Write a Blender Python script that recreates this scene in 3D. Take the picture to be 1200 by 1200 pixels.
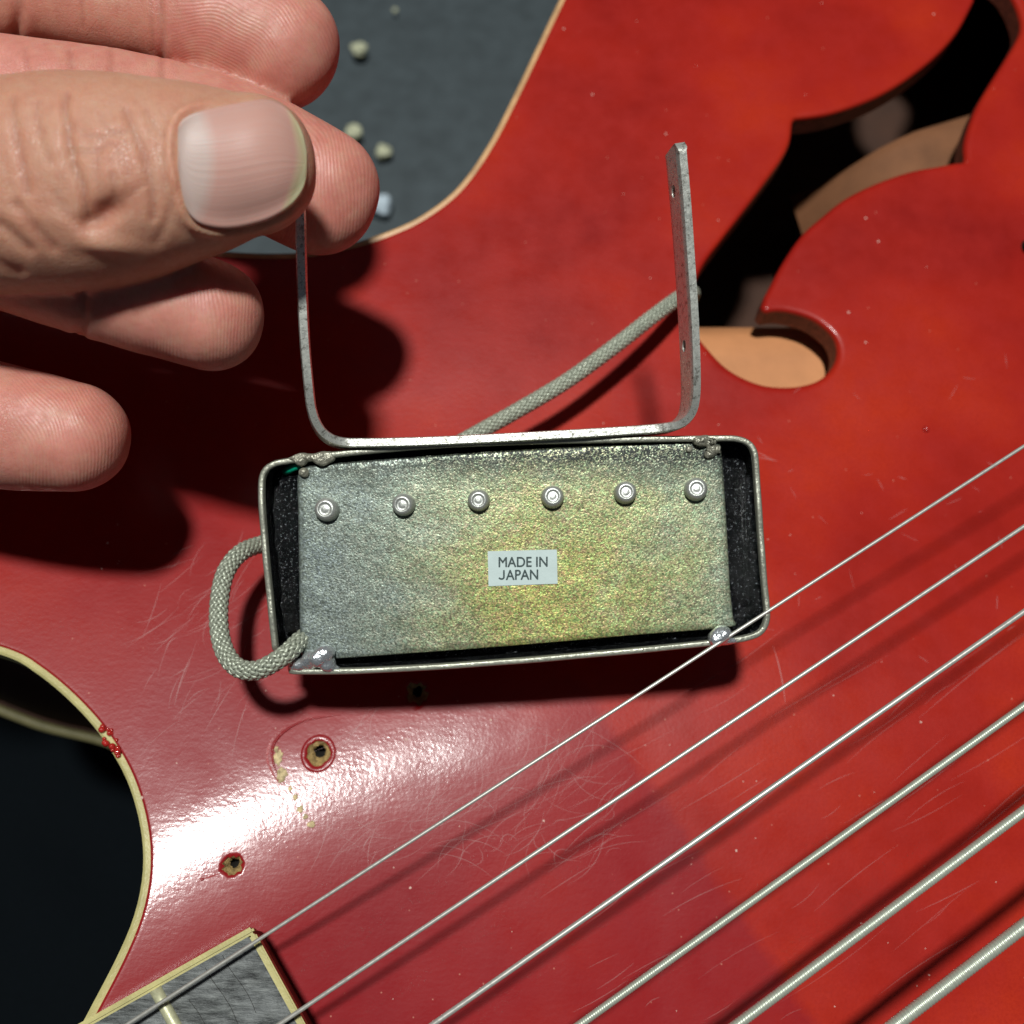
import bpy, bmesh, math, random
import numpy as np
from mathutils import Vector, Matrix
from mathutils.geometry import delaunay_2d_cdt
from mathutils.bvhtree import BVHTree
random.seed(7); rng = np.random.default_rng(7)
R = math.radians

# ---------------------------------------------------------------- scene, camera, world, lamp
S = bpy.context.scene
for o in list(bpy.data.objects): bpy.data.objects.remove(o)
S.unit_settings.system = 'METRIC'
S.unit_settings.scale_length = 0.01          # 1 unit = 1 cm
COL = S.collection
H = 15.2                                     # camera height over the middle of the guitar top, cm
cam_d = bpy.data.cameras.new('camera'); cam = bpy.data.objects.new('camera', cam_d); COL.objects.link(cam)
cam.location = (0, 0, H); cam_d.sensor_width = 36; cam_d.lens = 36
cam_d.clip_start = 0.5; cam_d.clip_end = 500
cam_d.dof.use_dof = True; cam_d.dof.focus_distance = 12.9; cam_d.dof.aperture_fstop = 0.21
S.camera = cam
S.view_settings.view_transform = 'Standard'; S.view_settings.look = 'None'
S.view_settings.exposure = 0.0; S.view_settings.gamma = 1.0
W = bpy.data.worlds.new('World'); S.world = W; W.use_nodes = True
wn = W.node_tree.nodes; wl = W.node_tree.links
bg = wn['Background']; bg.inputs['Strength'].default_value = 1.0
geo = wn.new('ShaderNodeTexCoord'); sep = wn.new('ShaderNodeSeparateXYZ'); ramp = wn.new('ShaderNodeValToRGB')
wl.new(geo.outputs['Generated'], sep.inputs[0]); wl.new(sep.outputs['Z'], ramp.inputs[0]); wl.new(ramp.outputs[0], bg.inputs['Color'])
ramp.color_ramp.elements[0].color = (0.004, 0.005, 0.006, 1); ramp.color_ramp.elements[0].position = 0.0
ramp.color_ramp.elements[1].color = (0.032, 0.038, 0.048, 1); ramp.color_ramp.elements[1].position = 0.9
LAMP = Vector((-3.0, 54.5, 118.0))
ld = bpy.data.lights.new('work_lamp', 'AREA'); ld.shape = 'DISK'; ld.size = 11.0; ld.energy = 178000; ld.color = (0.97, 1.0, 0.97)
lo = bpy.data.objects.new('work_lamp', ld); COL.objects.link(lo); lo.location = LAMP
lo.rotation_euler = (Vector((0, -1.0, 0)) - LAMP).to_track_quat('-Z', 'Y').to_euler()

# ---------------------------------------------------------------- pixel -> place helpers
def P(px, py, z):
    k = (H - z) / 1200.0
    return Vector(((px - 600) * k, -(py - 600) * k, z))
def at(px, py, zf):
    z = 0.0
    for _ in range(25):
        p = P(px, py, z); z = 0.5 * z + 0.5 * zf(p.x, p.y)
    return P(px, py, z)
def zb(x, y):                                # height of the carved guitar top
    t = np.maximum(0, -1.7 + 0.30 * np.minimum(x, 2) - 0.045 * np.minimum(x, 0) ** 2 - y); t1 = np.minimum(t, 2.8)
    return -1.22 - 0.47 * y - 0.035 * t1 ** 2 - 0.196 * (t - t1) - 0.035 * x + 0.0165 * np.maximum(0, -1 - x) ** 2 + 0.0425 * np.clip(y, 0, 2) ** 2 + 0.17 * np.maximum(y - 2, 0)
def zs(x, y): return 1.53 - 0.22 * y + 0.03 * x          # string plane
def zf_(x, y): return 1.23 - 0.22 * y + 0.03 * x         # fingerboard plane
NB = Vector((0.08, 0.40, 0.9)).normalized()  # outward normal of the guitar body
ZR = 1.9                                     # pickup rim height

def cat(pts, n=8, closed=False):
    """Catmull-Rom through rows of any dimension."""
    p = np.array(pts, float); m = len(p); out = []
    rg = range(m) if closed else range(m - 1)
    for i in rg:
        if closed: a, b, c, d = p[(i - 1) % m], p[i], p[(i + 1) % m], p[(i + 2) % m]
        else: a, b, c, d = p[max(i - 1, 0)], p[i], p[i + 1], p[min(i + 2, m - 1)]
        for t in np.arange(n) / n:
            out.append(0.5 * ((2 * b) + (c - a) * t + (2 * a - 5 * b + 4 * c - d) * t * t + (3 * b - a - 3 * c + d) * t ** 3))
    if not closed: out.append(p[-1])
    return np.array(out)
def resample(p, step, closed=True):
    p = np.array(p, float); q = np.vstack([p, p[:1]]) if closed else p
    L = np.concatenate([[0], np.cumsum(np.linalg.norm(np.diff(q, axis=0), axis=1))])
    n = max(3, int(round(L[-1] / step))); s = np.linspace(0, L[-1], n + 1)
    r = np.stack([np.interp(s, L, q[:, k]) for k in range(q.shape[1])], 1)
    return r[:-1] if closed else r
def area2(p): x, y = p[:, 0], p[:, 1]; return 0.5 * np.sum(x * np.roll(y, -1) - np.roll(x, -1) * y)
def ccw(p): return p if area2(p) > 0 else p[::-1].copy()
def offset(p, d):
    """move a closed ccw loop inwards by d"""
    t = np.roll(p, -1, 0) - np.roll(p, 1, 0); t /= np.linalg.norm(t, axis=1)[:, None] + 1e-12
    return p + d * np.stack([-t[:, 1], t[:, 0]], 1)
def inside(pts, poly):
    x, y = pts[:, 0][:, None], pts[:, 1][:, None]; r = np.zeros(len(pts), bool)
    a = poly; b = np.roll(poly, -1, 0)
    for s in range(0, len(pts), 4000):
        xs, ys = x[s:s + 4000], y[s:s + 4000]
        c = ((a[:, 1] > ys) != (b[:, 1] > ys)) & (xs < (b[:, 0] - a[:, 0]) * (ys - a[:, 1]) / (b[:, 1] - a[:, 1] + 1e-15) + a[:, 0])
        r[s:s + 4000] = c.sum(1) % 2 == 1
    return r
def dist_loop(pts, poly, closed=True):
    a = poly if closed else poly[:-1]; b = np.roll(poly, -1, 0) if closed else poly[1:]
    ab = b - a; out = np.empty(len(pts))
    for s in range(0, len(pts), 4000):
        q = pts[s:s + 4000, None, :]
        t = np.clip(((q - a) * ab).sum(2) / ((ab * ab).sum(1) + 1e-15), 0, 1)
        out[s:s + 4000] = np.sqrt((((a + t[..., None] * ab) - q) ** 2).sum(2).min(1))
    return out
def cdt(outline, holes, grid, rings=()):
    """triangulate outline minus holes; returns verts2d, tris, boundary loops as index lists"""
    loops = [ccw(np.array(outline))] + [ccw(np.array(h)) for h in holes]
    lo_, hi = loops[0].min(0), loops[0].max(0)
    gx, gy = np.meshgrid(np.arange(lo_[0], hi[0], grid), np.arange(lo_[1], hi[1], grid * 0.866))
    gx[1::2] += grid / 2
    g = np.stack([gx.ravel(), gy.ravel()], 1)
    ext = [g]
    for li, l in enumerate(loops):
        for d in rings: ext.append(offset(l, d if li == 0 else -d))
    keep = []
    for k, e in enumerate(ext):
        m = inside(e, loops[0])
        for h in loops[1:]: m &= ~inside(e, h)
        dd = np.min([dist_loop(e, l) for l in loops], 0)
        m &= dd > ((max(rings) + grid * 0.5 if rings else grid * 0.35) if k == 0 else min(rings) * 0.85)
        keep.append(e[m])
    verts = []; edges = []
    for l in loops:
        b = len(verts); verts += [Vector(v) for v in l]; n = len(l); edges += [(b + i, b + (i + 1) % n) for i in range(n)]
    for k in keep: verts += [Vector(v) for v in k]
    V, E, F, _, _, _ = delaunay_2d_cdt(verts, edges, [], 0, 1e-6)
    V = np.array([(v.x, v.y) for v in V]); F = np.array(F)
    c = V[F].mean(1); m = inside(c, loops[0])
    for h in loops[1:]: m &= ~inside(c, h)
    F = F[m]
    A = V[F]; ar = (A[:, 1, 0] - A[:, 0, 0]) * (A[:, 2, 1] - A[:, 0, 1]) - (A[:, 2, 0] - A[:, 0, 0]) * (A[:, 1, 1] - A[:, 0, 1])
    F[ar < 0] = F[ar < 0][:, ::-1]
    return V, F, loops

# ---------------------------------------------------------------- object helpers
def mesh_obj(name, verts, faces, mat=None, parent=None, smooth=True):
    me = bpy.data.meshes.new(name); me.from_pydata([tuple(v) for v in verts], [], [tuple(int(i) for i in f) for f in faces])
    me.update(); me.validate()
    o = bpy.data.objects.new(name, me); COL.objects.link(o)
    if mat: me.materials.append(mat)
    if smooth: me.shade_smooth()
    if parent: o.parent = parent
    return o
def bm_obj(name, bm, mat=None, parent=None, smooth=True):
    me = bpy.data.meshes.new(name); bm.to_mesh(me); bm.free()
    o = bpy.data.objects.new(name, me); COL.objects.link(o)
    if mat: me.materials.append(mat)
    if smooth: me.shade_smooth()
    if parent: o.parent = parent
    return o
def thing(name, label, category, group=None):
    o = bpy.data.objects.new(name, None); COL.objects.link(o); o.empty_display_size = 0.5
    o['label'] = label; o['category'] = category
    if group: o['group'] = group
    return o
class Geo:
    def __init__(s): s.v = []; s.f = []
    def add(s, v, f):
        b = len(s.v); s.v += [tuple(x) for x in v]; s.f += [tuple(int(i) + b for i in q) for q in f]
    def obj(s, name, mat, parent=None, smooth=True): return mesh_obj(name, s.v, s.f, mat, parent, smooth)
def strip(a, b, closed=True, flip=False):
    """quads between two equal-length point rows"""
    n = len(a); v = list(a) + list(b); f = []
    for i in range(n if closed else n - 1):
        j = (i + 1) % n; q = (i, j, n + j, n + i); f.append(q[::-1] if flip else q)
    return v, f
def frames(p):
    t = np.gradient(p, axis=0); t /= np.linalg.norm(t, axis=1)[:, None]
    u = np.cross(t[0], (0, 0, 1.0)); 
    if np.linalg.norm(u) < 1e-3: u = np.cross(t[0], (1.0, 0, 0))
    u /= np.linalg.norm(u); U = [u]
    for i in range(1, len(p)):
        u = U[-1] - t[i] * np.dot(U[-1], t[i]); U.append(u / np.linalg.norm(u))
    U = np.array(U); return t, U, np.cross(t, U)
def tube(p, r, k=10, caps=True):
    """r: scalar, array per ring, or array rings x k"""
    p = np.array(p, float); n = len(p); t, U, Vv = frames(p)
    r = np.broadcast_to(np.array(r, float).reshape(-1, 1) if np.ndim(r) == 1 else np.array(r, float), (n, k))
    a = np.arange(k) / k * 2 * np.pi
    v = p[:, None] + r[..., None] * (np.cos(a)[None, :, None] * U[:, None] + np.sin(a)[None, :, None] * Vv[:, None])
    v = v.reshape(-1, 3); f = []
    for i in range(n - 1):
        for j in range(k): f.append((i * k + j, i * k + (j + 1) % k, (i + 1) * k + (j + 1) % k, (i + 1) * k + j))
    if caps: f.append(tuple(range(k))[::-1]); f.append(tuple(range((n - 1) * k, n * k)))
    return v, f

# ---------------------------------------------------------------- material helpers
class M:
    def __init__(s, name):
        s.m = bpy.data.materials.new(name); s.m.use_nodes = True; s.n = s.m.node_tree.nodes; s.l = s.m.node_tree.links
        s.b = s.n['Principled BSDF']; s.tc = s.n.new('ShaderNodeTexCoord')
    def set(s, **k):
        for a, v in k.items(): s.b.inputs[a.replace('_', ' ')].default_value = v
        return s
    def noise(s, scale, detail=4, rough=0.55, vec=None, stretch=None, dist=0):
        n = s.n.new('ShaderNodeTexNoise'); n.inputs['Scale'].default_value = scale; n.inputs['Detail'].default_value = detail
        n.inputs['Roughness'].default_value = rough; n.inputs['Distortion'].default_value = dist
        src = vec or s.tc.outputs['Object']
        if stretch:
            mp = s.n.new('ShaderNodeMapping'); mp.inputs['Scale'].default_value = stretch[0]; mp.inputs['Rotation'].default_value = stretch[1]
            s.l.new(src, mp.inputs[0]); src = mp.outputs[0]
        s.l.new(src, n.inputs['Vector']); return n.outputs['Fac']
    def vor(s, scale, feature='F1', rand=1.0):
        n = s.n.new('ShaderNodeTexVoronoi'); n.feature = feature; n.inputs['Scale'].default_value = scale; n.inputs['Randomness'].default_value = rand
        s.l.new(s.tc.outputs['Object'], n.inputs['Vector']); return n
    def ramp(s, fac, stops):
        r = s.n.new('ShaderNodeValToRGB'); e = r.color_ramp.elements
        while len(e) < len(stops): e.new(0.5)
        for i, (p, c) in enumerate(stops):
            e[i].position = p; e[i].color = (c if len(c) == 4 else (*c, 1)) if hasattr(c, '__len__') else (c, c, c, 1)
        s.l.new(fac, r.inputs[0]); return r.outputs[0]
    def mix(s, fac, a, b, mode='MIX'):
        x = s.n.new('ShaderNodeMix'); x.data_type = 'RGBA'; x.blend_type = mode
        for sock, v in ((x.inputs[0], fac), (x.inputs[6], a), (x.inputs[7], b)):
            if hasattr(v, 'links'): s.l.new(v, sock)
            else: sock.default_value = v if not hasattr(v, '__len__') else (*v, 1)[:4]
        return x.outputs[2]
    def math(s, op, a, b=0.0, c=None):
        x = s.n.new('ShaderNodeMath'); x.operation = op
        for sock, v in zip(x.inputs, (a, b, c)):
            if v is None: continue
            if hasattr(v, 'links'): s.l.new(v, sock)
            else: sock.default_value = v
        return x.outputs[0]
    def attr(s, name):
        a = s.n.new('ShaderNodeAttribute'); a.attribute_name = name; return a.outputs['Fac']
    def col(s, v): 
        if hasattr(v, 'links'): s.l.new(v, s.b.inputs['Base Color'])
        else: s.b.inputs['Base Color'].default_value = (*v, 1)
        return s
    def rough(s, v):
        if hasattr(v, 'links'): s.l.new(v, s.b.inputs['Roughness'])
        else: s.b.inputs['Roughness'].default_value = v
        return s
    def bump(s, pairs, coat=False):
        prev = None
        for h, dist, st in pairs:
            b = s.n.new('ShaderNodeBump'); b.inputs['Distance'].default_value = dist; b.inputs['Strength'].default_value = st
            s.l.new(h, b.inputs['Height'])
            if prev: s.l.new(prev, b.inputs['Normal'])
            prev = b.outputs[0]
        s.l.new(prev, s.b.inputs['Normal'])
        if coat: s.l.new(prev, s.b.inputs['Coat Normal'])
        return s

def plain(name, c, r=0.5, metal=0.0, ns=8, var=0.15, bump=0.01, bs=30, **k):
    m = M(name); n = m.noise(ns, 5)
    lo = tuple(x * (1 - var) for x in c); hi = tuple(min(1, x * (1 + var)) for x in c)
    m.col(m.ramp(n, [(0.3, lo), (0.7, hi)])); m.rough(r); m.set(Metallic=metal, **k)
    m.bump([(m.noise(bs, 4), bump, 0.6)]); return m.m

# red lacquer
def red_lacquer():
    m = M('red_lacquer')
    n1 = m.noise(0.33, 4, 0.5); n2 = m.noise(2.2, 6, 0.6); fine = m.noise(24, 4, 0.75)
    a = m.ramp(n1, [(0.3, (0.25, 0.010, 0.008)), (0.5, (0.38, 0.017, 0.009)), (0.72, (0.52, 0.034, 0.010))])
    b = m.mix(m.ramp(n2, [(0.35, 0.0), (0.75, 0.45)]), a, (0.42, 0.016, 0.012))
    b = m.mix(m.ramp(fine, [(0.42, 0.0), (0.75, 0.50)]), b, (0.30, 0.010, 0.006))
    # cooler crimson on one side of a slanting line, stronger lower down
    p1 = at(705, 835, zb); p2 = at(955, 1200, zb); d = (p2 - p1); nrm = Vector((d.y, -d.x, 0)).normalized()
    sp = m.n.new('ShaderNodeVectorMath'); sp.operation = 'DOT_PRODUCT'; m.l.new(m.tc.outputs['Object'], sp.inputs[0]); sp.inputs[1].default_value = nrm
    w = m.math('MULTIPLY', m.math('SUBTRACT', m.noise(3, 4), 0.5), 0.25)
    dd = m.math('ADD', m.math('SUBTRACT', sp.outputs['Value'], p1.dot(nrm)), w)
    side = m.ramp(m.math('MULTIPLY_ADD', dd, 2.0, 0.5), [(0.3, 0.0), (0.7, 1.0)])
    sy = m.n.new('ShaderNodeSeparateXYZ'); m.l.new(m.tc.outputs['Object'], sy.inputs[0])
    low = m.ramp(m.math('MULTIPLY_ADD', sy.outputs['Y'], -0.5, -0.6), [(0.0, 0.0), (1.0, 1.0)])
    fac = m.math('MULTIPLY', m.math('MULTIPLY', side, low), 0.62)
    b = m.mix(fac, b, (0.25, 0.009, 0.017))
    lft = m.ramp(m.math('ADD', m.math('MULTIPLY_ADD', sy.outputs['X'], -0.16, -0.05), m.math('MULTIPLY', m.math('SUBTRACT', n2, 0.5), 0.5)), [(0.0, 0.0), (0.7, 0.5)])
    b = m.mix(lft, b, (0.24, 0.009, 0.014))
    spk = m.vor(3.1); b = m.mix(m.ramp(spk.outputs['Distance'], [(0.02, 0.55), (0.045, 0.0)]), b, (0.75, 0.35, 0.25))
    m.col(b)
    m.rough(m.ramp(n2, [(0.3, 0.30), (0.7, 0.42)]))
    m.set(Coat_Weight=0.42, Coat_IOR=1.45, Specular_IOR_Level=0.17)
    cr = m.ramp(m.noise(1.2, 5, 0.6), [(0.35, 0.10), (0.65, 0.16)]); m.l.new(cr, m.b.inputs['Coat Roughness'])
    m.bump([(m.noise(0.6, 2), 0.03, 0.2), (m.noise(9, 4, 0.6, stretch=((0.5, 1.4, 1), (0, 0, R(-25)))), 0.0035, 0.35), (m.noise(17, 3, 0.6), 0.0032, 0.5)], coat=True)
    return m.m
MAT = {}
MAT['red'] = red_lacquer()
MAT['cream'] = plain('aged_cream_binding', (0.52, 0.46, 0.20), 0.4, ns=3, var=0.15)
MAT['cream_worn'] = plain('red_stained_binding', (0.62, 0.36, 0.17), 0.4, ns=3, var=0.2)
MAT['side'] = plain('shade_darkened_side_lacquer', (0.03, 0.004, 0.003), 0.7, ns=2, Specular_IOR_Level=0.1)  # side lacquer with its shadow painted into the colour
MAT['wood_edge'] = plain('raw_edge_wood', (0.16, 0.035, 0.018), 0.6, ns=10, var=0.4, bump=0.03)
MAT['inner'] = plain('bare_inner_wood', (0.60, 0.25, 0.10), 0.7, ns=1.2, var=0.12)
MAT['inner_dark'] = plain('shaded_inner_wood', (0.055, 0.020, 0.009), 0.8, ns=1.2, var=0.2)  # dark copy of the inner wood, shade painted into its colour
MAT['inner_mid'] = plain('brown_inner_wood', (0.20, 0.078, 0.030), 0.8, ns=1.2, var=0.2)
MAT['pit'] = plain('pale_hole_wood', (0.36, 0.24, 0.09), 0.8, ns=14, var=0.5, bump=0.05)
MAT['ringmark'] = plain('pressed_red_ring', (0.36, 0.05, 0.05), 0.35, ns=9, var=0.4, bump=0.02)
MAT['dark'] = plain('black_hole', (0.012, 0.008, 0.005), 0.9)
MAT['chip'] = plain('chipped_lacquer_wood', (0.62, 0.48, 0.26), 0.7, ns=16, var=0.5, bump=0.04)
MAT['drip'] = plain('red_lacquer_drip', (0.42, 0.02, 0.015), 0.18, ns=6, bump=0.02, Coat_Weight=0.6)

def nickel(name, c, r, bs, bd, var=0.25, ns=30):
    m = M(name); n = m.noise(ns, 5, 0.7)
    m.col(m.ramp(n, [(0.3, tuple(x * (1 - var) for x in c)), (0.7, c)]))
    m.rough(m.ramp(m.noise(ns * 0.7, 3), [(0.3, r * 0.75), (0.7, r * 1.3)])); m.set(Metallic=1.0)
    m.bump([(m.noise(bs, 3, 0.7), bd, 0.8)]); return m
def tarnished():
    m = nickel('tarnished_nickel', (0.84, 0.84, 0.76), 0.30, 34, 0.004)
    n = m.noise(11, 6, 0.75); base = m.b.inputs['Base Color'].links[0].from_socket
    m.col(m.mix(m.ramp(n, [(0.54, 0.0), (0.62, 0.7)]), base, (0.12, 0.10, 0.075))); return m.m
MAT['can'] = nickel('nickel_can', (0.42, 0.42, 0.34), 0.34, 22, 0.010).m
MAT['bracket'] = tarnished()
MAT['pole'] = nickel('steel_pole', (0.72, 0.73, 0.68), 0.40, 18, 0.006).m
MAT['solder'] = nickel('bright_solder', (0.80, 0.83, 0.86), 0.24, 5, 0.05, 0.15).m
MAT['flux'] = nickel('dull_solder', (0.50, 0.48, 0.38), 0.32, 10, 0.06, 0.6, 9).m
MAT['string_plain'] = nickel('plain_steel_string', (0.56, 0.54, 0.49), 0.36, 20, 0.001, 0.1).m
MAT['string_wound'] = nickel('wound_nickel_string', (0.54, 0.57, 0.47), 0.38, 20, 0.001, 0.1).m
for q in ('string_plain', 'string_wound'): MAT[q].node_tree.nodes['Principled BSDF'].inputs['Metallic'].default_value = 0.45
for q in ('can', 'bracket'): MAT[q].node_tree.nodes['Principled BSDF'].inputs['Metallic'].default_value = 0.6
MAT['fret'] = nickel('worn_fret_metal', (0.74, 0.72, 0.46), 0.40, 12, 0.006).m; MAT['fret'].node_tree.nodes['Principled BSDF'].inputs['Metallic'].default_value = 0.35
MAT['pole'].node_tree.nodes['Principled BSDF'].inputs['Metallic'].default_value = 0.7
MAT['solder'].node_tree.nodes['Principled BSDF'].inputs['Metallic'].default_value = 0.8
MAT['flux'].node_tree.nodes['Principled BSDF'].inputs['Metallic'].default_value = 0.45
MAT['bracket'].node_tree.nodes['Principled BSDF'].inputs['Metallic'].default_value = 0.66

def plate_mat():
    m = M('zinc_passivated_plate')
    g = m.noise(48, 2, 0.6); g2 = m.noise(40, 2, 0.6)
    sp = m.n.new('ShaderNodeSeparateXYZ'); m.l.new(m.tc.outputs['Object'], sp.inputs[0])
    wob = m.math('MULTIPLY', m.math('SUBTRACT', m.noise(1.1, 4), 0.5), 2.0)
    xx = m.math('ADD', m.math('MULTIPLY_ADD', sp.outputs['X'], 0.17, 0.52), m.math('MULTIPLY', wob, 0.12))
    base = m.ramp(xx, [(0.0, (0.30, 0.35, 0.34)), (0.25, (0.38, 0.43, 0.34)), (0.55, (0.70, 0.67, 0.20)), (0.8, (0.64, 0.64, 0.24)), (1.0, (0.52, 0.57, 0.38))])  # passivation tint, with uneven brightness of the light painted in
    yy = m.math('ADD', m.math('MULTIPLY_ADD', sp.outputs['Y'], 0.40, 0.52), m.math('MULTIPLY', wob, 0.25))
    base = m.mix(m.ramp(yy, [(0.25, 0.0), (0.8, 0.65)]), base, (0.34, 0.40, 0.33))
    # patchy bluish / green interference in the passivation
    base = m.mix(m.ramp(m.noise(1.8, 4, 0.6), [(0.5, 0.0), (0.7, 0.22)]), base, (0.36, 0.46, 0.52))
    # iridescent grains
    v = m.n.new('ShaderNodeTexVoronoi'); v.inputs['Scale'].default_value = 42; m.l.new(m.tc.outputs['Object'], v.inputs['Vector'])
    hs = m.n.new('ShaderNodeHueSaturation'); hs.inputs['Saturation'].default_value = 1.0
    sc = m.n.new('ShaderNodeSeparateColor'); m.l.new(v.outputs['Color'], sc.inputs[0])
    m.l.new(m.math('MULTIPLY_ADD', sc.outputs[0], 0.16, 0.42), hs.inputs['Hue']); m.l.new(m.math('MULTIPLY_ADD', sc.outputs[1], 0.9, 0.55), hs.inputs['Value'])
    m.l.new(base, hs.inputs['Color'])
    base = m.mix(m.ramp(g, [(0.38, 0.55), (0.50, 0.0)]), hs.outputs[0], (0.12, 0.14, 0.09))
    # tarnish and painted shade along the upper edge
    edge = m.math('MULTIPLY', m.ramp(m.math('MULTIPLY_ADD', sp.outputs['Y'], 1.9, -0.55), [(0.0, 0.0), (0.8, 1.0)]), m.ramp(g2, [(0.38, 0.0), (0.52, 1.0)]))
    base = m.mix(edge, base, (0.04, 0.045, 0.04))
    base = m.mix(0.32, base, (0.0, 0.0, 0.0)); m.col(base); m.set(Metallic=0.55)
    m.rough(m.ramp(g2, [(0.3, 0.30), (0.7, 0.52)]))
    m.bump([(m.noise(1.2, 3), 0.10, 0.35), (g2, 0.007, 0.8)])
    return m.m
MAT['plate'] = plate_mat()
def wax_mat():
    m = M('black_waxed_tape'); m.col((0.006, 0.006, 0.008)); m.rough(0.12); m.set(Specular_IOR_Level=0.35)
    n = m.noise(9, 5, 0.7, dist=0.8); m.bump([(n, 0.12, 0.9), (m.noise(40, 3), 0.01, 0.8)])
    m.col(m.ramp(m.noise(28, 4, 0.8), [(0.60, (0.004, 0.004, 0.005)), (0.66, (0.42, 0.45, 0.48))])); return m.m  # pale wax specks, with small glints painted into the colour
MAT['tape'] = wax_mat()
MAT['label'] = plain('pale_paper_label', (0.56, 0.66, 0.64), 0.45, ns=6, var=0.04, bump=0.002)
MAT['ink'] = plain('dark_print', (0.035, 0.06, 0.06), 0.6, var=0.1)
MAT['green'] = plain('green_wire_cover', (0.0, 0.35, 0.2), 0.35)
MAT['braid'] = nickel('tinned_braid', (0.50, 0.53, 0.42), 0.42, 40, 0.004, 0.45, 14).m; MAT['braid'].node_tree.nodes['Principled BSDF'].inputs['Metallic'].default_value = 0.35
MAT['core'] = plain('braid_core', (0.10, 0.10, 0.07), 0.7)
def board_mat():
    m = M('worn_rosewood')
    d = (at(100, 1195, zf_) - at(295, 1085, zf_)); ang = math.atan2(d.y, d.x)
    g = m.noise(7, 6, 0.7, stretch=((0.35, 1.8, 1), (0, 0, -ang)))
    g2 = m.noise(2.5, 4, 0.6)
    c = m.ramp(g, [(0.36, (0.018, 0.019, 0.019)), (0.5, (0.08, 0.085, 0.082)), (0.72, (0.26, 0.27, 0.26))])
    m.col(m.mix(m.ramp(g2, [(0.4, 0.0), (0.7, 0.5)]), c, (0.24, 0.25, 0.25))); m.rough(0.42)
    m.bump([(g, 0.03, 0.8), (m.noise(30, 4), 0.008, 0.6)]); return m.m
MAT['board'] = board_mat()
MAT['slate'] = plain('dark_slate_mat', (0.060, 0.075, 0.082), 0.55, ns=1.5, var=0.18, bump=0.02)
MAT['crumb'] = plain('pale_crumb', (0.62, 0.62, 0.42), 0.7, ns=6, var=0.3, bump=0.05)
MAT['bead'] = plain('pale_blue_plastic', (0.62, 0.72, 0.80), 0.4)
def scratch_mat():
    m = M('lacquer_scratch'); m.col((0.78, 0.52, 0.50)); m.rough(0.5); m.set(Alpha=0.34); return m.m
MAT['scratch'] = scratch_mat()
def skin_mat():
    m = M('skin')
    pad = m.attr('pad'); n1 = m.noise(1.6, 4, 0.6); n2 = m.noise(9, 5, 0.65)
    tan = m.ramp(n1, [(0.3, (0.56, 0.262, 0.168)), (0.7, (0.576, 0.312, 0.198))])
    pink = m.ramp(n1, [(0.3, (0.55, 0.194, 0.15)), (0.7, (0.675, 0.281, 0.219))])
    c = m.mix(pad, tan, pink)
    c = m.mix(m.ramp(n2, [(0.45, 0.0), (0.75, 0.35)]), c, (0.42, 0.14, 0.09))
    c = m.mix(m.math('MULTIPLY', m.attr('flush'), 0.8), c, (0.34, 0.075, 0.045))
    c = m.mix(m.ramp(m.noise(4, 5, 0.7), [(0.45, 0.0), (0.7, 0.45)]), c, (0.60, 0.36, 0.25)); m.col(c); m.rough(m.ramp(n2, [(0.3, 0.38), (0.7, 0.56)]))
    m.set(Subsurface_Weight=0.55, Subsurface_Scale=0.26, Subsurface_Radius=(1.0, 0.28, 0.14), Specular_IOR_Level=0.45)
    rs = m.math('SINE', m.math('MULTIPLY', m.attr('ridge'), 2 * math.pi))
    rh = m.math('MULTIPLY', rs, m.attr('ridge_mask'))
    vo = m.vor(24, 'DISTANCE_TO_EDGE'); ve = m.ramp(vo.outputs['Distance'], [(0.0, 0.0), (0.12, 1.0)])
    nm = m.math('MULTIPLY', ve, m.math('SUBTRACT', 1.0, m.attr('ridge_mask')))
    m.bump([(n2, 0.012, 0.5), (nm, 0.006, 0.45), (m.noise(34, 3, 0.7), 0.0035, 0.6), (rh, 0.0018, 0.5)])
    return m.m
MAT['skin'] = skin_mat()
def nail_mat():
    m = M('fingernail'); u = m.attr('u'); v = m.attr('v')
    c = m.ramp(u, [(0.0, (0.62, 0.47, 0.42)), (0.22, (0.60, 0.44, 0.39)), (0.32, (0.60, 0.33, 0.275)), (0.90, (0.59, 0.32, 0.265)), (0.94, (0.58, 0.42, 0.28)), (0.97, (0.52, 0.42, 0.25)), (1.0, (0.55, 0.50, 0.30))])
    st = m.n.new('ShaderNodeTexNoise'); st.noise_dimensions = '1D'; st.inputs['Scale'].default_value = 26; m.l.new(v, st.inputs['W'])
    m.col(m.mix(m.ramp(st.outputs['Fac'], [(0.4, 0.0), (0.7, 0.10)]), c, (0.62, 0.48, 0.43)))
    m.rough(0.36); m.set(Coat_Weight=0.6, Coat_Roughness=0.22, Subsurface_Weight=0.2, Subsurface_Scale=0.08, Subsurface_Radius=(1, 0.35, 0.2))
    m.bump([(st.outputs['Fac'], 0.008, 0.4)]); return m.m
MAT['nail'] = nail_mat()

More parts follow.
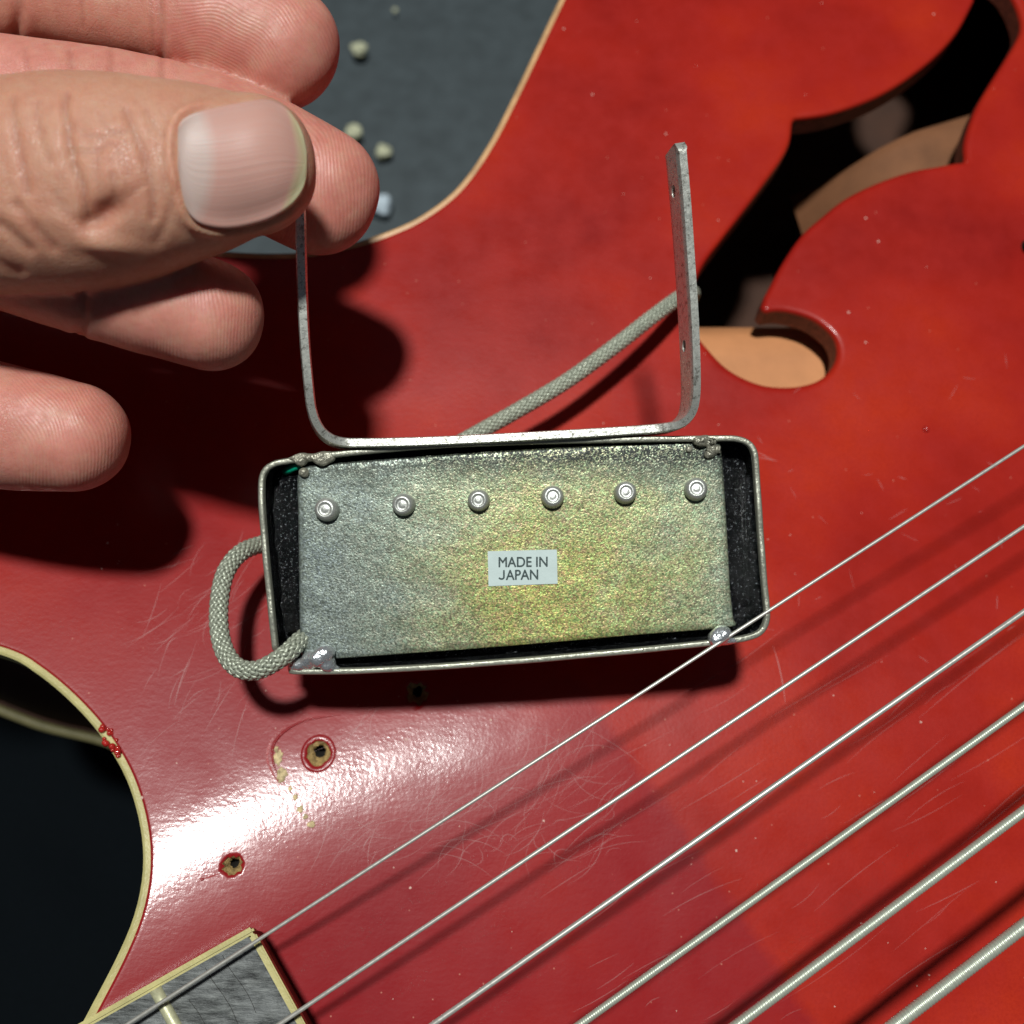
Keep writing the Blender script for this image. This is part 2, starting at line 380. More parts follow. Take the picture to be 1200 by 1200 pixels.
# ================================================================= SETTING: bench
d0 = -14.5
def bench():
    c = NB * d0 + Vector((0, 0, -0.5)); u = Vector((1, 0, 0)); v = NB.cross(u).normalized()
    n = 40; V = []; F = []
    for j in range(n + 1):
        for i in range(n + 1):
            V.append(c + u * (i / n - 0.5) * 90 + v * (j / n - 0.5) * 90)
    for j in range(n):
        for i in range(n): a = j * (n + 1) + i; F.append((a, a + 1, a + n + 2, a + n + 1))
    o = mesh_obj('bench_top', V, F, MAT['slate']); o['kind'] = 'structure'; return c
BC = bench()
def on_bench(px, py, up=0.0):
    o = Vector((0, 0, H)); d = (P(px, py, 0) - o).normalized()
    t = (BC - o).dot(NB) / d.dot(NB); return o + d * t + NB * up
def lump(name, c, r, mat, label, cat_, flat=0.7, seed=0, group=None):
    bm = bmesh.new(); bmesh.ops.create_icosphere(bm, subdivisions=3, radius=1)
    rr = random.Random(seed); ph = [rr.uniform(0, 6) for _ in range(6)]
    for v in bm.verts:
        p = v.co; k = 1 + 0.16 * math.sin(3 * p.x + ph[0]) * math.sin(4 * p.y + ph[1]) + 0.10 * math.sin(7 * p.z + ph[2] + 3 * p.x)
        v.co = Vector((p.x * k * r, p.y * k * r, p.z * k * r * flat))
    bm.transform(Matrix.Translation(c) @ Vector((0, 0, 1)).rotation_difference(NB).to_matrix().to_4x4())
    o = bm_obj(name, bm, mat); o['label'] = label; o['category'] = cat_
    if group: o['group'] = group
    return o
for i, (px, py, r, lb) in enumerate([(421, 61, 0.30, 'pale crumb on the dark bench beside the tip of the top finger'),
        (415, 157, 0.30, 'left crumb of the close pair on the bench above the middle fingertip'),
        (450, 180, 0.28, 'right crumb of the close pair on the bench near the guitar waist'),
        (463, 13, 0.10, 'faint small crumb near the upper edge of the photo')]):
    lump('crumb', on_bench(px, py, r * 0.4), r, MAT['crumb'], lb, 'crumb', seed=i + 3, group='crumbs on the dark bench')
lump('bead', on_bench(446, 243, 0.12), 0.40, MAT['bead'], 'pale blue bead on the bench half hidden behind the middle fingertip', 'bead', 0.8, 9)

def added_dark_sheet():  # sheet added to keep the cutaway dark in place of shade
    c = on_bench(120, 1050, 1.6); u = Vector((1, 0, 0)); v = NB.cross(u).normalized(); n = 60; V = []; F = []
    for j in range(n + 1):
        for i in range(n + 1):
            a, b = (i / n - .5) * 24, (j / n - .5) * 22; e = min(1, (12 - abs(a)) / 1.5) * min(1, (11 - abs(b)) / 1.5)
            V.append(c + u * a + v * b + NB * (-1.5 + 1.5 * max(0, e) ** .5 + .25 * math.sin(a * .9 + .6 * math.sin(b * .7)) * e + .12 * math.sin(b * 1.7 + a)))
    for j in range(n):
        for i in range(n): a = j * (n + 1) + i; F.append((a, a + 1, a + n + 2, a + n + 1))
    o = mesh_obj('added_dark_sheet', V, F, plain('added_dark_sheet_black', (0.0035, 0.005, 0.0065), 0.95, ns=30, var=.3, bump=.01, Specular_IOR_Level=0.05))
    o['label'] = 'added dark sheet standing in for shade under the lower left cutaway of the guitar'; o['category'] = 'cloth'
added_dark_sheet()
# ================================================================= GUITAR
guitar = thing('guitar', 'red lacquered hollow body electric guitar with f-hole, cream binding and six steel strings', 'guitar')
def surf2(pxs):
    q = [at(a, b, zb) for a, b in pxs]; return np.array([(v.x, v.y) for v in q])
waist = [(760, -200), (700, -90), (655, 0), (632, 48), (600, 115), (570, 172), (535, 220), (492, 253), (445, 274), (400, 287), (340, 296), (250, 293), (150, 278), (50, 250), (-60, 215), (-180, 200)]
horn = [(-270, 300), (-290, 500), (-230, 670), (-120, 735), (0, 768)]
cut = [(40, 789), (82, 824), (118, 865), (147, 915), (163, 970), (166, 1020), (157, 1070), (136, 1122), (98, 1195), (60, 1270), (40, 1400)]
out_px = cat(waist + horn + cut, 6)
tail = [(40, 1560), (700, 1620), (1500, 1620), (1560, 600), (1500, -250), (1100, -260)]
outline = ccw(resample(np.vstack([surf2([tuple(p) for p in out_px]), surf2(tail)]), 0.13))
fh_px = cat([(1143, 0), (1124, 36), (1100, 64), (1068, 90), (1036, 110), (1004, 124), (972, 134), (948, 138)], 4).tolist() + \
    [(930, 140)] + cat([(929, 150), (926, 168), (916, 188), (896, 216), (872, 248), (844, 284), (824, 312), (813, 340), (811, 370), (818, 392), (830, 408), (850, 429), (873, 443), (900, 452), (933, 453), (960, 446), (975, 433), (982, 417), (980, 400), (970, 387), (953, 375), (933, 368), (913, 365), (898, 367)], 4).tolist() + \
    [(892, 362)] + cat([(897, 347), (904, 334), (918, 308), (940, 276), (964, 254), (992, 232), (1028, 214), (1068, 200), (1100, 194), (1120, 190)], 4).tolist() + \
    [(1132, 189)] + cat([(1131, 172), (1134, 156), (1144, 128), (1160, 100), (1180, 68), (1194, 44), (1198, 30), (1194, 12), (1184, -8), (1170, -22), (1150, -30), (1140, -50), (1150, -75), (1150, -95), (1130, -110), (1100, -105), (1082, -85), (1085, -50), (1110, -25), (1140, -12)], 4).tolist()
fhole = ccw(resample(surf2(fh_px), 0.075))
def circ(px, py, r, n=18, jit=0.0, seed=1):
    c = at(px, py, zb); rr = random.Random(seed)
    return np.array([(c.x + math.cos(a) * r * (1 + rr.uniform(-jit, jit)), c.y + math.sin(a) * r * (1 + rr.uniform(-jit, jit))) for a in np.arange(n) / n * 2 * np.pi])
HOLES = [(373, 883, 0.16, 0.10), (272, 1015, 0.125, 0.22), (488, 813, 0.15, 0.25), (1207, 289, 0.15, 0.02)]
hl = [circ(a, b, r, 20, j, i) for i, (a, b, r, j) in enumerate(HOLES)]
top_in = ccw(offset(outline, 0.10))
V, F, loops = cdt(top_in, [fhole] + hl, 0.20, rings=(0.018, 0.045, 0.08, 0.13))
Z = zb(V[:, 0], V[:, 1])
def droop(V, loop, r):
    d = dist_loop(V, loop); d = np.clip(d, 0, r); return r - np.sqrt(np.maximum(r * r - (r - d) ** 2, 0))
Z = Z - droop(V, loops[1], 0.10) - droop(V, loops[0], 0.03)
for l in loops[2:5]: Z -= droop(V, l, 0.022)
# shallow washer ring pressed round the first screw hole
c0 = at(373, 883, zb); rr = np.hypot(V[:, 0] - c0.x, V[:, 1] - c0.y)
c5 = at(1207, 310, zb)
Z -= 0.06 * np.exp(-(np.hypot(V[:, 0] - c5.x, (V[:, 1] - c5.y) * 0.7) / 0.25) ** 2)
mesh_obj('body_top', np.column_stack([V, Z]), F, MAT['red'], guitar)
def top_edge(loop, dr): return np.column_stack([loop, zb(loop[:, 0], loop[:, 1]) - dr])
nb = np.array(NB)
g = Geo(); a = top_edge(loops[1], 0.10); g.add(*strip(a, a - nb * 0.34, flip=False)); g.obj('f_hole_edge', MAT['wood_edge'], guitar)
g = Geo()      # washer ring round the first hole, slightly proud
ringp = []
for rad, dz in ((0.252, -0.002), (0.244, 0.007), (0.236, 0.009), (0.226, 0.006), (0.216, -0.002)):
    ringp.append([Vector((c0.x + math.cos(t) * rad, c0.y + math.sin(t) * rad, float(zb(c0.x + math.cos(t) * rad, c0.y + math.sin(t) * rad)) + dz)) for t in np.arange(40) / 40 * 2 * np.pi])
for q in range(4): g.add(*strip(ringp[q], ringp[q + 1]))
g.obj('washer_ring', MAT['red'], guitar)
# pits of the screw holes
for i, (a, b, r, j) in enumerate(HOLES):
    l = hl[i]; c = l.mean(0); e = top_edge(l, 0.022 if i < 3 else 0.0)
    rowz = [e]
    for k, (s, dz) in enumerate(((0.86, 0.04), (0.66, 0.07), (0.50, 0.12), (0.44, 0.6))):
        if k >= 2: l = np.array([c + r * np.array((math.cos(t), math.sin(t))) for t in np.arange(20) / 20 * 2 * np.pi])
        q = c + (l - c) * s * (1 + 0.10 * rng.standard_normal((len(l), 1)) * (k < 3)); rowz.append(np.column_stack([q, zb(q[:, 0], q[:, 1]) - dz - 0.022]))
    g = Geo()
    for k in range(3): g.add(*strip(rowz[k], rowz[k + 1]))
    h = g.obj('screw_hole', MAT['pit'] if i < 3 else MAT['dark'], guitar)
    g = Geo(); g.add(*strip(rowz[3], rowz[4])); n = len(l); g.add(rowz[4], [tuple(range(n))]); g.obj('hole_bottom', MAT['dark'], h)
# cream binding that runs round the edge of the top
inner = top_edge(ccw(offset(outline, 0.10)), 0.03); outer = top_edge(outline, 0.05); mid = top_edge(ccw(offset(outline, 0.04)), 0.018)
g = Geo(); g.add(*strip(outer, mid)); g.add(*strip(mid, inner)); low = outer - nb * 0.30; g.add(*strip(low, outer)); g.add(*strip(inner, inner - nb * 0.3))
bo_ = g.obj('binding', MAT['cream'], guitar); bo_.data.materials.append(MAT['cream_worn'])
for pl in bo_.data.polygons: pl.material_index = 1 if pl.center.y > 1.0 else 0
g = Geo(); o2 = np.array(low); o2[:, :2] = o2[:, :2]; g.add(*strip(o2 - nb * 5.1, o2)); g.obj('body_side', MAT['side'], guitar)
# back plate: inside face seen through the f-hole
bo = ccw(offset(outline, -0.12)); Vb, Fb, lb = cdt(bo, [], 1.0)
def zback(x, y): return zb(x, y)
bz = np.column_stack([Vb, zb(Vb[:, 0], Vb[:, 1])]) - nb * 5.4
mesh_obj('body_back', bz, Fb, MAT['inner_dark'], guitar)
bb = np.column_stack([bo, zb(bo[:, 0], bo[:, 1])]) - nb * 5.4
v, f = tube(np.vstack([bb, bb[:1]]), 0.10, 8, False); mesh_obj('back_binding', v, f, plain('shade_dimmed_back_binding', (0.16, 0.14, 0.06), 0.6, ns=3), guitar)  # back binding dimmed in its colour to paint the shade down there

def inner_block(pxs, depth, name='inner_block', soft=.18):
    q = [at(a, b, zb) - NB * depth for a, b in pxs]; g_ = Geo(); n = 14
    V = []; F = []
    for j in range(n + 1):
        for i in range(n + 1):
            u, v = i / n, j / n; p = (q[0] * (1 - u) + q[1] * u) * (1 - v) + (q[3] * (1 - u) + q[2] * u) * v
            e = min(1, min(u, 1 - u) / soft) * min(1, min(v, 1 - v) / .14); V.append(p - NB * (1.6 * (1 - e) ** 2.2))
    for j in range(n):
        for i in range(n): a = j * (n + 1) + i; F.append((a, a + 1, a + n + 2, a + n + 1))
    return mesh_obj(name, V, F, MAT['inner'], guitar)
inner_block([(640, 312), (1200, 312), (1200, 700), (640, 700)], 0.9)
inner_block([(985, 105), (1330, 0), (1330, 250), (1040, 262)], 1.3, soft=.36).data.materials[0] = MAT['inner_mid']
# chips and drips on the lacquer
def chip(px, py, r, mat, name='lacquer_chip', seed=0, st=1.0, h=0.02, sub=8):
    rr = random.Random(seed); c = at(px, py, zb); ph = rr.uniform(0, 6)
    n = 22; ring = []; 
    rad = [r * (1 + 0.12 * math.sin(3 * t + ph) + 0.14 * math.sin(7 * t + ph * 2) + rr.uniform(-.12, .12)) for t in np.arange(n) / n * 2 * np.pi]
    V = []; F = []
    for k, (s, dz) in enumerate(((1, 0.001), (0.86, h * 0.8), (0.5, h * 1.1))):
        for i, t in enumerate(np.arange(n) / n * 2 * np.pi):
            x = c.x + math.cos(t) * rad[i] * s; y = c.y + math.sin(t) * rad[i] * s * st
            V.append((x, y, float(zb(x, y)) + dz + (rr.uniform(-.4, .4) * h if k else 0)))
    for k in range(2):
        for i in range(n): F.append((k * n + i, k * n + (i + 1) % n, (k + 1) * n + (i + 1) % n, (k + 1) * n + i))
    V.append((c.x, c.y, float(zb(c.x, c.y)) + h)); F += [(2 * n + i, 2 * n + (i + 1) % n, 3 * n) for i in range(n)]
    return mesh_obj(name, V, F, mat, guitar)
for i, (a, b, r, st) in enumerate([(326, 888, 0.06, 1.6), (330, 908, 0.075, 1.3), (324, 878, 0.03, 1.5), (346, 934, 0.035, 1.2), (352, 948, 0.045, 1.0), (358, 957, 0.035, 1), (365, 966, 0.055, 0.8), (340, 924, 0.025, 1.4), (237, 1030, 0.03, 0.6)]):
    chip(a, b, r, MAT['chip'] if i < 8 else MAT['ringmark'], seed=i + 20, st=st)
def body_line(px, w, mat, name, lift=0.004, dip=None):
    p = np.array([at(a, b, zb) for a, b in cat(px, 6)]); p[:, 2] += lift
    t = np.gradient(p, axis=0); n = np.stack([-t[:, 1], t[:, 0], 0 * t[:, 0]], 1); n /= np.linalg.norm(n, axis=1)[:, None] + 1e-9
    ww = w * np.sin(np.linspace(0.15, math.pi - 0.15, len(p)))[:, None] * (0.7 + 0.3 * rng.random((len(p), 1)))
    return strip(p - n * ww, p + n * ww, closed=False)
g = Geo(); g.add(*body_line([(340, 848), (322, 862), (313, 885), (319, 905), (330, 920)], 0.02, None, '')); g.obj('pressed_arc', MAT['ringmark'], guitar)
p = cat([(400, 838), (360, 844), (335, 856), (320, 875), (322, 900), (336, 922)], 8)
pp = np.array([at(a, b, zb) for a, b in p]); pp[:, 2] += 0.002
v, f = tube(pp, 0.022 * np.sin(np.linspace(0.1, math.pi - .1, len(pp))), 8); mesh_obj('raised_ridge', v, f, MAT['red'], guitar)
g = Geo(); g.add(*body_line([(262, 1022), (250, 1026), (237, 1030)], 0.012, None, '')); g.obj('lacquer_crack', MAT['ringmark'], guitar)
rr = random.Random(5)
bm = bmesh.new()
for i in range(16):
    px = 128 + rr.uniform(-9, 11); py = 865 + (px - 128) * 1.1 + rr.uniform(-12, 12); c = at(px, py, zb); r = rr.uniform(0.025, 0.055)
    bmesh.ops.create_icosphere(bm, subdivisions=2, radius=r, matrix=Matrix.Translation(c + Vector((0, 0, 0.0))))
bm_obj('lacquer_drip', bm, MAT['drip'], guitar)
chip(488, 813, 0.0, MAT['chip']) if False else None
# hairline scratches
g = Geo()
rs = random.Random(11)
def scr(cx, cy, L, ang, bend, w=0.0035):
    pts = []
    for k in range(5):
        t = k / 4 - 0.5; x = cx + math.cos(ang) * L * t - math.sin(ang) * bend * (t * t * 4); y = cy + math.sin(ang) * L * t + math.cos(ang) * bend * (t * t * 4); pts.append((x, y))
    g.add(*body_line(pts, w, None, '', lift=0.003))
for _ in range(170): scr(rs.uniform(380, 720), rs.uniform(850, 1010), rs.uniform(15, 110), R(rs.choice([-70, -60, -35, -28, -20, 20]) + rs.uniform(-16, 16)), rs.uniform(-14, 14), rs.uniform(.002, .0045))
for _ in range(60): scr(rs.uniform(170, 330), rs.uniform(640, 860), rs.uniform(15, 90), R(rs.choice([-62, -70, -25, -30]) + rs.uniform(-12, 12)), rs.uniform(-6, 6), rs.uniform(.002, .0045))
for _ in range(55): scr(rs.uniform(650, 1190), rs.uniform(760, 1190), rs.uniform(20, 160), R(-34 + rs.uniform(-9, 9)), rs.uniform(-4, 4), rs.uniform(.002, .004))
for _ in range(30): scr(rs.uniform(860, 1190), rs.uniform(420, 800), rs.uniform(4, 26), R(rs.uniform(-90, 90)), 0, rs.uniform(.002, .006))
for q in [((430, 985), 22, -55), ((212, 798), 60, -72), ((915, 790), 70, 78)]: scr(*q[0], q[1], R(q[2]), 2, 0.007)
sc = g.obj('hairline_scratches', MAT['scratch'], guitar); sc['kind'] = 'stuff'
g = Geo()
for _ in range(95):                         # dust specks
    a, b = (rs.uniform(640, 1195), rs.uniform(0, 1195)) if rs.random() < .6 else (rs.uniform(100, 700), rs.uniform(600, 1195))
    c = at(a, b, zb)
    if inside(np.array([(c.x, c.y)]), fhole)[0] or not inside(np.array([(c.x, c.y)]), top_in)[0]: continue
    r = rs.choice([.008, .01, .012, .02]); V = [(c.x + math.cos(t) * r * rs.uniform(.6, 1.3), c.y + math.sin(t) * r * rs.uniform(.6, 1.3), c.z + .002) for t in np.arange(7) / 7 * 6.283]; V.append((c.x, c.y, c.z + r * .6))
    g.add(V, [(i, (i + 1) % 7, 7) for i in range(7)])
o = g.obj('dust_specks', plain('dust', (0.75, 0.50, 0.42), 0.8), guitar); o['kind'] = 'stuff'
c = at(1085, 503, zb); bm = bmesh.new(); bmesh.ops.create_icosphere(bm, subdivisions=3, radius=.06, matrix=Matrix.Translation(c)); bm_obj('resin_bubble', bm, MAT['drip'], guitar)

# fingerboard end
A = np.array((295., 1085.)); dl = np.array((-195., 110.)); dr = np.array((63., 115.))
def fb(a, b, dz=0.0): q = A + dl * a + dr * b; v = at(q[0], q[1], zf_); return Vector(v) + NB * dz
LE = 3.2; WE = 2.4; bw1, bw2 = 0.040, 0.068      # binding widths in units of dl/dr
fboard = bpy.data.objects.new('fingerboard', None)
def slab(corners, thick, mat, name, parent, bev=0.012, n=1):
    bm = bmesh.new(); vs = [bm.verts.new(c) for c in corners] + [bm.verts.new(Vector(c) - NB * thick) for c in corners]; k = len(corners)
    bm.faces.new(vs[:k]); bm.faces.new(vs[k:][::-1])
    for i in range(k): bm.faces.new((vs[i], vs[k + i], vs[k + (i + 1) % k], vs[(i + 1) % k]))
    bmesh.ops.recalc_face_normals(bm, faces=bm.faces)
    if bev: bmesh.ops.bevel(bm, geom=bm.edges[:], offset=bev, segments=2, affect='EDGES')
    return bm_obj(name, bm, mat, parent, smooth=False)
bpy.data.objects.remove(fboard)
fboard = slab([fb(bw1, bw2, 0), fb(bw1, WE), fb(LE, WE), fb(LE, bw2)], 1.1, MAT['board'], 'fingerboard', guitar)
slab([fb(0, 0, .01), fb(0, bw2, .01), fb(LE, bw2, .01), fb(LE, 0, .01)], 0.30, MAT['cream'], 'fingerboard_binding', fboard, 0.03)
slab([fb(0, bw2, .008), fb(0, WE, .008), fb(bw1, WE, .008), fb(bw1, bw2, .008)], 0.30, MAT['cream'], 'fingerboard_binding', fboard, 0.02)
slab([fb(0.012, 0.02, -.29), fb(0.012, WE, -.29), fb(LE, WE, -.29), fb(LE, 0.02, -.29)], 0.9, plain('board_side', (0.16, 0.06, 0.035), .6, ns=6, var=.5), 'fingerboard_side', fboard, 0)
for a0 in (0.60, 1.75):
    p = [fb(a0, bw2 + b_, 0.0) for b_ in np.linspace(0, WE - .1, 14)]
    v, f = tube(p, 0.078, 12); fr = mesh_obj('fret', v, f, MAT['fret'], fboard)
for a0, b0, b1, w in ((0.31, .12, 1.4, 0.006), (0.20, .1, .7, .01), (0.47, .3, 1.6, .01), (0.95, .1, 1.2, .01)):
    p = [fb(a0 + 0.01 * math.sin(b_ * 9), b_, 0.002) for b_ in np.linspace(b0, b1, 10)]
    v, f = tube(p, 0.003, 6); mesh_obj('board_crack', v, f, MAT['dark'], fboard)

# strings
def string(p0, p1, r, wound, pitch=0.03):
    a = at(*p0, zs); b = at(*p1, zs); L = (b - a).length
    if not wound:
        p = np.array([a.lerp(b, t) for t in np.linspace(0, 1, 60)]); v, f = tube(p, r, 12)
        return mesh_obj('string', v, f, MAT['string_plain'], guitar)
    n = int(L / pitch * 6); k = 10; p = np.array([a.lerp(b, t) for t in np.linspace(0, 1, n)])
    s = np.linspace(0, L, n)[:, None]; th = np.arange(k)[None] / k * 2 * np.pi
    ph = np.pi * s / pitch + th / 2
    rad = r * (0.86 + 0.14 * np.sqrt(np.abs(np.sin(ph))))
    v, f = tube(p, rad, k); return mesh_obj('string', v, f, MAT['string_wound'], guitar)
string((1330, 439), (-100, 1361), 0.024, False)
string((1330, 530), (-100, 1486), 0.028, False)
string((1330, 626), (150, 1450), 0.036, False)
string((1330, 734), (350, 1437), 0.050, True, 0.030)
string((1330, 853), (550, 1435), 0.065, True, 0.037)
string((1330, 985), (800, 1392), 0.084, True, 0.044)

# ================================================================= PICKUP
pickup = thing('pickup', 'loose nickel-covered guitar pickup lying face down with grey plate, round pins and wire shield', 'guitar pickup')
can_px = cat([(303, 600), (302, 575), (303, 559), (308, 548), (318, 541), (334, 537), (400, 528), (480, 520.5), (545, 516.5), (650, 513), (760, 511), (845, 510), (866, 511), (879, 516), (887, 526), (890, 542), (894, 600), (899, 670), (903, 712), (902, 731), (894, 744), (878, 751), (850, 755.5), (780, 763), (700, 770.5), (600, 779), (500, 786), (420, 790), (352, 791), (335, 789), (325, 783), (320, 772), (317, 750), (313, 710), (307, 650)], 6, True)
can = ccw(resample(np.array([tuple(P(a, b, ZR))[:2] for a, b in can_px]), 0.06))
ci = ccw(offset(can, 0.078)); nC = len(can)
nx = P(318, 784, ZR); dn = np.hypot(can[:, 0] - nx.x, can[:, 1] - nx.y); notch = 0.45 * (1 / (1 + np.exp((dn - 0.17) / 0.02)))
wob = 0.008 * np.sin(can[:, 0] * 5) + 0.006 * np.sin(can[:, 1] * 9 + 1) 
def row(p, z, w=1.0): return np.column_stack([p, np.full(nC, z) - notch * w + wob * w])
rows = [np.column_stack([can * [0.985, 0.97] + [0, -0.02], np.full(nC, ZR - 1.25)]), np.column_stack([can, np.full(nC, ZR - 1.15)]), row(can, ZR - 0.02), row(offset(can, 0.012), ZR - 0.003), row(offset(can, 0.022), ZR),
        row(offset(can, 0.056), ZR), row(offset(can, 0.068), ZR - .004), row(ci, ZR - 0.02), np.column_stack([ci, np.full(nC, ZR - 1.1)])]
g = Geo()
for i in range(len(rows) - 1): g.add(*strip(rows[i], rows[i + 1]))
g.add(rows[0], [tuple(range(nC))[::-1]]); g.add(rows[-1], [tuple(range(nC))])
bmw = g.obj('can', MAT['can'], pickup)
me = bmw.data; bm = bmesh.new(); bm.from_mesh(me); bmesh.ops.remove_doubles(bm, verts=bm.verts, dist=1e-4); bmesh.ops.recalc_face_normals(bm, faces=bm.faces); bm.to_mesh(me); bm.free(); me.shade_smooth()
# black coil block
blk = ccw(resample(offset(can, 0.10), 0.1)); Vc, Fc, _ = cdt(blk, [], 0.07)
hz = 0.035 * np.sin(Vc[:, 0] * 9 + 2 * np.sin(Vc[:, 1] * 6)) + 0.03 * np.sin(Vc[:, 1] * 13 + 1.5 * np.sin(Vc[:, 0] * 11)) + 0.012 * rng.standard_normal(len(Vc))
mesh_obj('coil_tape', np.column_stack([Vc, ZR - 0.42 + hz * 1.2]), Fc, MAT['tape'], pickup)
g = Geo(); la = offset(can, 0.082); lb_ = offset(can, 0.10); nq = 1.0
g.add(*strip(np.column_stack([lb_, np.full(nC, ZR - .9)]), np.column_stack([la, np.full(nC, ZR - .075) - notch])))
g.obj('inner_shade_ring', MAT['tape'], pickup)  # dark ring added so the can's inner wall reads as shade
for x0, x1 in ((318, 352), (862, 888)):      # bobbin flange steps at both ends
    q = [P(a, b, ZR - .22) for a, b in ((x0 + 8, 560), (x1, 556), (x1 + 8, 740), (x0 + 14, 742))]
    bm = bmesh.new(); vs = [bm.verts.new(v) for v in q] + [bm.verts.new(v - Vector((0, 0, .3))) for v in q]
    bm.faces.new(vs[:4]); [bm.faces.new((vs[i], vs[4 + i], vs[4 + (i + 1) % 4], vs[(i + 1) % 4])) for i in range(4)]
    bmesh.ops.recalc_face_normals(bm, faces=bm.faces); bmesh.ops.bevel(bm, geom=[e for e in bm.edges], offset=.03, segments=2, affect='EDGES'); bm_obj('bobbin_end', bm, MAT['tape'], pickup)
# base plate
ZP = ZR - 0.09
pl_px = cat([(349, 600), (348, 562), (352, 552), (362, 546), (450, 538), (600, 527.5), (750, 520), (834, 517), (843, 519), (846, 530), (851, 600), (856, 690), (859.5, 725), (856, 735), (750, 744), (600, 757), (480, 766), (395, 772), (362, 773), (353, 768), (351, 740), (350, 680)], 4, True)
plo = ccw(resample(np.array([tuple(P(a, b, ZP))[:2] for a, b in pl_px]), 0.06))
Vp, Fp, lp = cdt(plo, [], 0.07, rings=(0.01, 0.03))
zp = ZP - droop(Vp, lp[0], 0.03) + 0.004 * np.sin(Vp[:, 0] * 2.2) * np.sin(Vp[:, 1] * 3)
g = Geo(); g.add(np.column_stack([Vp, zp]), Fp); e = np.column_stack([lp[0], np.full(len(lp[0]), ZP - .03)]); g.add(*strip(e - [0, 0, .10], e))
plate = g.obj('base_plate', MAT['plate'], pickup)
def zplate(px, py): return P(px, py, ZP)
def lathe(prof, c, mat, name, parent, n=32, tilt=(0, 0)):
    bm = bmesh.new(); rings = []
    for r, z in prof: rings.append([bm.verts.new((r * math.cos(t), r * math.sin(t), z)) for t in np.arange(n) / n * 2 * math.pi])
    for a, b in zip(rings, rings[1:]):
        for i in range(n): bm.faces.new((a[i], a[(i + 1) % n], b[(i + 1) % n], b[i]))
    bm.faces.new(rings[-1])
    bm.transform(Matrix.Translation(c) @ Matrix.Rotation(tilt[0], 4, 'X') @ Matrix.Rotation(tilt[1], 4, 'Y'))
    return bm_obj(name, bm, mat, parent)
for i, (a, b, r) in enumerate([(383, 597, .158), (473, 591, .150), (561, 586, .145), (647.5, 582.5, .150), (733, 577.5, .148), (816, 573.5, .152)]):
    lathe([(r * 1.02, -0.02), (r, 0.06), (r * .96, 0.10), (r * .86, 0.14), (r * .72, 0.165), (r * .60, 0.172), (r * .56, .170), (r * .52, 0.155), (r * .34, 0.150), (r * .26, 0.156), (r * .12, .158)],
          P(a, b, ZP + .07) - Vector((0, 0, .07)), MAT['pole'], 'pole_pin', pickup, tilt=(random.uniform(-.08, .08), random.uniform(-.08, .08)))
# paper label with print
q = [P(a, b, ZP + .012) for a, b in ((571.5, 646), (652.5, 644), (653.5, 684), (572.5, 687))]
bm = bmesh.new(); vs = [bm.verts.new(v) for v in q] + [bm.verts.new(v - Vector((0, 0, .012))) for v in q]
bm.faces.new(vs[:4][::-1]); [bm.faces.new((vs[i], vs[4 + i], vs[4 + (i + 1) % 4], vs[(i + 1) % 4])) for i in range(4)]
bmesh.ops.recalc_face_normals(bm, faces=bm.faces); lab = bm_obj('paper_label', bm, MAT['label'], pickup, False)
def letter_j(x0, x1, ytop, ybot):
    a = P(x0, ybot, ZP + .015); b = P(x1, ytop, ZP + .015); w, h = b.x - a.x, b.y - a.y; sw = .022
    cx, rr_ = a.x + w * .45, w * .45; cl_ = [(b.x - sw / 2, b.y), (b.x - sw / 2, a.y + rr_)] + [(cx + (w * .55 - sw / 2) * math.cos(t), a.y + rr_ + (rr_ - sw / 2) * math.sin(t)) for t in np.linspace(0, -math.pi * .92, 12)]
    c_ = np.array(cl_); t_ = np.gradient(c_, axis=0); n_ = np.stack([-t_[:, 1], t_[:, 0]], 1); n_ /= np.linalg.norm(n_, axis=1)[:, None]
    z = np.full((len(c_), 1), ZP + .015); v, f = strip(np.hstack([c_ + n_ * sw / 2, z]), np.hstack([c_ - n_ * sw / 2, z]), closed=False)
    o = mesh_obj('print', v, f, MAT['ink'], None, False); o.parent = lab
def print_text(txt, x0, x1, ytop, ybot):
    cu = bpy.data.curves.new('t', 'FONT'); cu.body = txt; cu.extrude = 0.0; cu.offset = 0.0; to = bpy.data.objects.new('t', cu); COL.objects.link(to)
    bpy.context.view_layer.update(); dg = bpy.context.evaluated_depsgraph_get(); me = bpy.data.meshes.new_from_object(to.evaluated_get(dg)); bpy.data.objects.remove(to)
    co = np.array([v.co[:] for v in me.vertices]); mn, mx = co.min(0), co.max(0)
    a = P(x0, ybot, ZP + .015); b = P(x1, ytop, ZP + .015)
    for v in me.vertices: v.co = ((v.co.x - mn[0]) / (mx[0] - mn[0]) * (b.x - a.x) + a.x, (v.co.y - mn[1]) / (mx[1] - mn[1]) * (b.y - a.y) + a.y + (v.co.x - mn[0]) / (mx[0] - mn[0]) * 0.006, ZP + .015)
    n0 = len(me.vertices); vv_ = [v.co[:] for v in me.vertices]; ff_ = [tuple(p.vertices) for p in me.polygons]; V_ = []; F_ = []
    for k, (dx, dy) in enumerate(((-.0035, 0), (.0035, 0), (0, -.003), (0, .003))):
        F_ += [tuple(i + len(V_) for i in f) for f in ff_]; V_ += [(x + dx, y + dy, z + k * .0006) for x, y, z in vv_]
    me = bpy.data.meshes.new('print'); me.from_pydata(V_, [], F_); me.update()
    me.name = 'print'; o = bpy.data.objects.new('print', me); COL.objects.link(o); me.materials.clear(); me.materials.append(MAT['ink']); o.parent = lab
print_text('MADE IN', 584.5, 641.5, 653, 664.5); print_text('APAN', 593, 630.5, 668, 679.5); letter_j(584.5, 591.5, 668, 679.5)
